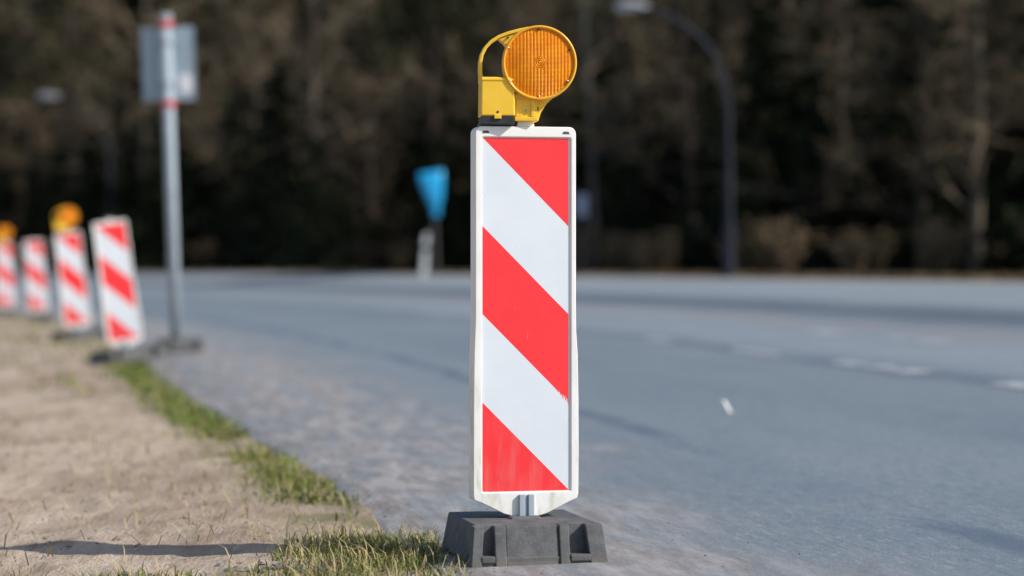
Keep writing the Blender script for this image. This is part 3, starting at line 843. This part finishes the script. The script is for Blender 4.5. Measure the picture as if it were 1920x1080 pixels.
# ------------------------------------------------------------------ the wood behind the road
def rv(): return Vector((rng.gauss(0, 1), rng.gauss(0, 1), rng.gauss(0, 1))).normalized()
def tree_bare(bark, leaf, height, n_limb, leafy, low, thick=0.0115):
    tr, cr = MB(), MB()
    lean = Vector((rng.uniform(-.05, .05), rng.uniform(-.05, .05), 0))
    path = []; p = Vector((0, 0, -0.2))
    for i in range(9):
        path.append(p.copy()); p = p + Vector((lean.x + rng.gauss(0, .03), lean.y + rng.gauss(0, .03), 1)) * height / 8
    r0 = height * thick
    tr.tube(path, [r0 * (1.25 if i == 0 else 1 - i / 8.6) for i in range(9)], 8)
    for k in range(n_limb):
        t_ = low + (1 - low) * (k + rng.random()) / n_limb * 0.95
        i = min(int(t_ * 8), 7); base = path[i].lerp(path[i + 1], t_ * 8 - i)
        a = rng.uniform(0, 2 * math.pi); up = rng.uniform(0.05, 0.9)
        L = height * (0.30 * (1.05 - t_) + 0.07) * rng.uniform(.7, 1.25)
        d = Vector((math.cos(a), math.sin(a), up)).normalized()
        lp = [base]; q = base.copy(); dd = d.copy()
        for s_ in range(4):
            q = q + dd * L / 4; dd = (dd + rv() * 0.22 + Vector((0, 0, 0.06))).normalized(); lp.append(q.copy())
        rl = r0 * 0.34 * (1.1 - t_)
        tr.tube(lp, [rl, rl * .8, rl * .6, rl * .4, rl * .2], 5, cap=False)
        for s_ in range(leafy):
            u = rng.uniform(0.2, 1.0) * 4; j = min(int(u), 3); b = lp[j].lerp(lp[j + 1], u - j)
            e = b + (dd + rv() * 0.9 + Vector((0, 0, rng.uniform(-.4, .3)))).normalized() * L * rng.uniform(.15, .42)
            cr.strip(b, e, 0.026)
            for z_ in range(4):
                b2 = b.lerp(e, rng.uniform(.2, 1)); cr.strip(b2, b2 + (rv() + (e - b).normalized() * .6) * rng.uniform(.2, .6), 0.016)
            if leaf:
                for z_ in range(3):
                    c = b.lerp(e, rng.uniform(.3, 1.1)) + rv() * .15; cr.quad(c, rv() * rng.uniform(.04, .10), rv() * rng.uniform(.03, .07), 1)
    return tr, cr
def tree_spruce(height, dens, rad=0.17):
    tr, cr = MB(), MB()
    tr.tube([(0, 0, -.2), (0, 0, height * .5), (0, 0, height * .97)], [height * .012, height * .008, .02], 8)
    z = height * .03
    while z < height * .97:
        f = 1 - z / height
        for k in range(6):
            a = rng.uniform(0, 2 * math.pi); L = (height * rad * f + .25) * rng.uniform(.75, 1.15)
            d = Vector((math.cos(a), math.sin(a), rng.uniform(-.25, .1)))
            base = Vector((0, 0, z + rng.uniform(-.2, .2))); tip = base + d * L
            cr.strip(base, tip, 0.03)
            for s_ in range(dens):
                u = rng.uniform(.12, 1.05); c = base.lerp(tip, u) + Vector((0, 0, -rng.uniform(0, .35) * (L / 3)))
                side = Vector((-d.y, d.x, 0)).normalized()
                w = rv() * .05
                uu = (d * rng.uniform(.2, 1) + side * rng.uniform(-1, 1) + Vector((0, 0, rng.uniform(-.7, .1)))).normalized() * rng.uniform(.12, .32)
                cr.quad(c + side * rng.uniform(-.3, .3) * L * (1.1 - u), uu, w + uu.cross(rv()).normalized() * .05)
        z += height * .024 + .12
    return tr, cr
def tree_pine(height):
    tr, cr = MB(), MB()
    path = [(0, 0, -.2)]; x = y = 0
    for i in range(1, 8):
        x += rng.gauss(0, .06); y += rng.gauss(0, .06); path.append((x, y, height * i / 7))
    tr.tube(path, [height * .0125 * (1 - i / 9) for i in range(8)], 8)
    for k in range(22):                                            # dead snags on the lower trunk
        z = rng.uniform(.12, .5) * height; i = int(z / height * 7); b = Vector(path[i]).lerp(Vector(path[i + 1]), z / height * 7 - i)
        a = rng.uniform(0, 6.28); e = b + Vector((math.cos(a), math.sin(a), rng.uniform(-.3, .15))) * rng.uniform(.5, 1.9)
        tr.tube([b, b.lerp(e, .5) + rv() * .08, e], [.022, .015, .006], 4, cap=False)
        for s_ in range(9):
            q = b.lerp(e, rng.uniform(.25, 1)); cr.strip(q, q + (rv() + Vector((0, 0, -.4))) * rng.uniform(.2, .6), .010, 1)
    for k in range(46):
        z = rng.uniform(.45, .98) * height; i = min(int(z / height * 7), 6); b = Vector(path[i]).lerp(Vector(path[i + 1]), z / height * 7 - i)
        a = rng.uniform(0, 6.28); L = (1 - z / height) * height * .28 + .8
        e = b + Vector((math.cos(a), math.sin(a), rng.uniform(0, .4))) * L * rng.uniform(.6, 1)
        tr.tube([b, b.lerp(e, .5) + rv() * .15, e], [.05, .03, .01], 4, cap=False)
        for s_ in range(46):
            c = b.lerp(e, rng.uniform(.35, 1.1)) + rv() * .35
            cr.quad(c, rv() * .17, rv() * .06)
    return tr, cr
def shrub(h, mats_leaf, n_stem, leafs):
    tr, cr = MB(), MB()
    for k in range(n_stem):
        a = rng.uniform(0, 6.28); sp_ = rng.uniform(.1, .75); L = h * rng.uniform(.6, 1.1)
        p = [Vector((math.cos(a) * .15, math.sin(a) * .15, -.1))]; d = Vector((math.cos(a) * sp_, math.sin(a) * sp_, 1)).normalized()
        for i in range(4):
            p.append(p[-1] + d * L / 4); d = (d + rv() * .25).normalized()
        tr.tube(p, [.03, .024, .018, .012, .006], 5, cap=False)
        for i in range(26):
            u = rng.uniform(.5, 4); j = min(int(u), 3); b = p[j].lerp(p[j + 1], u - j); e = b + (rv() + Vector((0, 0, .3))) * rng.uniform(.2, .6)
            cr.strip(b, e, .009)
            for z_ in range(leafs):
                c = b.lerp(e, rng.uniform(.2, 1.1)) + rv() * .1; cr.quad(c, rv() * rng.uniform(.05, .12), rv() * rng.uniform(.03, .08), 1)
    return tr, cr
def proto(name, label, cat, group, tc, bark, leafm, part='crown'):
    r = thing(name, label, cat, group=group)
    tc[0].build('trunk' if part == 'crown' else 'stems', M[bark], r, smooth=True)
    tc[1].build(part, [M[x] for x in leafm], r)
    return r
G1 = 'trees of the dark wood behind the road'
L_dec = 'bare brown deciduous tree with fine twigs in the dark wood behind the road'
L_leaf = 'brown tree still holding dry leaves in the dark wood behind the road'
L_spr = 'dark green spruce with drooping boughs in the wood behind the road'
L_pine = 'tall pine with a bare reddish trunk in the wood behind the road'
protos = {
 'dec': [proto('deciduous_tree', L_dec, 'tree', 'bare deciduous trees of the wood', tree_bare(None, False, 15, 34, 9, .16), 'bark_brown', ['twig', 'dry_leaf']),
         proto('deciduous_tree', L_dec, 'tree', 'bare deciduous trees of the wood', tree_bare(None, False, 13, 30, 10, .12), 'bark_pale', ['twig', 'dry_leaf'])],
 'leaf': [proto('deciduous_tree', L_leaf, 'tree', 'leaf-holding brown trees of the wood', tree_bare(None, True, 12, 34, 12, .10), 'bark_brown', ['twig', 'dry_leaf']),
          proto('deciduous_tree', L_leaf, 'tree', 'leaf-holding brown trees of the wood', tree_bare(None, True, 14, 34, 12, .14), 'bark_brown', ['twig', 'olive'])],
 'spr': [proto('spruce_tree', L_spr, 'tree', 'spruces of the wood', tree_spruce(16, 26), 'bark_brown', ['needle']),
         proto('spruce_tree', L_spr, 'tree', 'spruces of the wood', tree_spruce(11, 24, .2), 'bark_brown', ['needle'])],
 'pine': [proto('pine_tree', L_pine, 'tree', 'pines of the wood', tree_pine(17), 'bark_red', ['pine_needle', 'twig'])],
 'shr': [proto('shrub', 'low brown shrub of thin stems at the edge of the dark wood', 'shrub', 'brown shrubs at the edge of the wood', shrub(2.6, None, 16, 2), 'bark_brown', ['twig', 'dry_leaf'], 'twigs'),
         proto('shrub', 'dark olive leafy shrub at the edge of the dark wood', 'shrub', 'olive shrubs at the edge of the wood', shrub(3.2, None, 18, 4), 'bark_brown', ['twig', 'olive'], 'twigs')],
}
for lst in protos.values():
    for p in lst: p['_used'] = 0
def plant(kind, X, Y, sc=1.0, label=None, group=None):
    p = rng.choice(protos[kind])
    o = p if not p['_used'] else dup(p)
    p['_used'] = 1
    o.location = (X, Y, ground_z(X, Y)); o.rotation_euler = (0, 0, rng.uniform(0, 6.28)); o.scale = (sc, sc, sc)
    return o
placed = []
def special(label, bark, X, Y, h, **k):
    tc = tree_bare(None, False, h, 24, 8, .2, 0.0075)
    o = proto('deciduous_tree', label, 'tree', None, tc, bark, ['twig', 'dry_leaf'])
    o.location = (X, Y, ground_z(X, Y)); placed.append((X, Y)); return o
def at(px_, Y): return (px_ - 960) * Y / F, Y
special('slender tree with a pale silvery trunk, right of the amber lamp', 'bark_birch', *at(1112, 72), 15)
special('tree with a reddish brown trunk behind the pale lamp head', 'bark_red', *at(1172, 76), 16)
special('tree with a tan sunlit trunk, right of the dark lamp mast', 'bark_pale', *at(1575, 66), 13)
special('tree with a pale mottled trunk between the grey sign and the blue wrapped sign', 'bark_birch', *at(600, 84), 15)
def ok(X, Y, d):
    for a, b in placed:
        if (a - X) ** 2 + (b - Y) ** 2 < d * d: return False
    placed.append((X, Y)); return True
tries = 0; cnt = 0
while cnt < 165 and tries < 9000:
    tries += 1
    Y = rng.uniform(56, 118); X = rng.uniform(-0.235 * Y - 4, 0.235 * Y + 12)
    n = lat(X, Y)
    if n < (21.5 if X / Y > -0.06 else 15.5): continue
    if not ok(X, Y, 2.1): continue
    u = X / Y; fr = n < 29; r_ = rng.random()
    if u > 0.13: kind = 'spr' if r_ < .5 else ('dec' if r_ < .7 else ('leaf' if r_ < .85 else 'pine'))
    elif u < -0.08: kind = 'leaf' if r_ < .40 else ('dec' if r_ < .70 else ('spr' if r_ < .85 else 'pine'))
    else: kind = 'dec' if r_ < .28 else ('leaf' if r_ < .50 else ('spr' if r_ < .78 else 'pine'))
    if fr and kind == 'spr' and rng.random() < .65: kind = 'leaf' if rng.random() < .55 else 'dec'
    if not fr and rng.random() < .45: kind = 'spr'
    plant(kind, X, Y, rng.uniform(.8, 1.12)); cnt += 1
for _ in range(400):                                               # the wood goes on past the right edge of the picture and shades what is seen
    Y = rng.uniform(36, 96); X = 0.235 * Y + rng.uniform(4, 30); n = lat(X, Y)
    if n < 27 or not ok(X, Y, 3.6): continue
    plant('spr' if rng.random() < .6 else 'leaf', X, Y, rng.uniform(.85, 1.15))
tries = 0; cnt = 0
while cnt < 95 and tries < 6000:                                   # young spruces under the taller trees
    tries += 1
    Y = rng.uniform(58, 112); X = rng.uniform(-0.235 * Y - 2, 0.235 * Y + 6); n = lat(X, Y)
    if n < (20 if X / Y > -0.06 else 15) or n > 40: continue
    if not ok(X, Y, 1.3): continue
    o = plant('spr', X, Y, 1.0); k_ = rng.uniform(.26, .46); o.scale = (k_ * 1.45, k_ * 1.45, k_)
    o['label'] = 'young dark spruce standing under the taller trees behind the road'; o['group'] = 'young spruces under the trees'; o['category'] = 'tree'
    cnt += 1
tries = 0; cnt = 0
while cnt < 42 and tries < 5000:
    tries += 1
    Y = rng.uniform(48, 112); X = rng.uniform(-0.225 * Y - 2, 0.225 * Y + 3); n = lat(X, Y)
    if n < 16 or n > 29: continue
    if not ok(X, Y, 1.7): continue
    plant('shr', X, Y, rng.uniform(.5, 1.0) * (0.5 if n < 20 else 1)); cnt += 1
for lst in protos.values():
    for p in lst: del p['_used']

# the deep wood that closes the view: needle and twig masses several metres thick
m = MB()
for _ in range(62000):
    X = rng.uniform(-75, 75); Y = rng.uniform(120, 136); z = rng.uniform(0.2, 22)
    mi = 0 if rng.random() < .8 else 1
    s_ = rng.uniform(.35, .85)
    m.quad(Vector((X, Y, z)), rv() * s_, rv() * s_ * .6, mi)
for _ in range(160):
    X = rng.uniform(-75, 75); Y = rng.uniform(120, 130)
    m.tube([(X, Y, 0), (X + rng.uniform(-.4, .4), Y, 12), (X, Y, 24)], [.2, .15, .05], 6, mi=2)
tag(m.build('distant_wood', [M['needle'], M['olive'], M['bark_brown']]), 'dark mass of trees closing the view behind the wood', 'wood', kind='stuff')
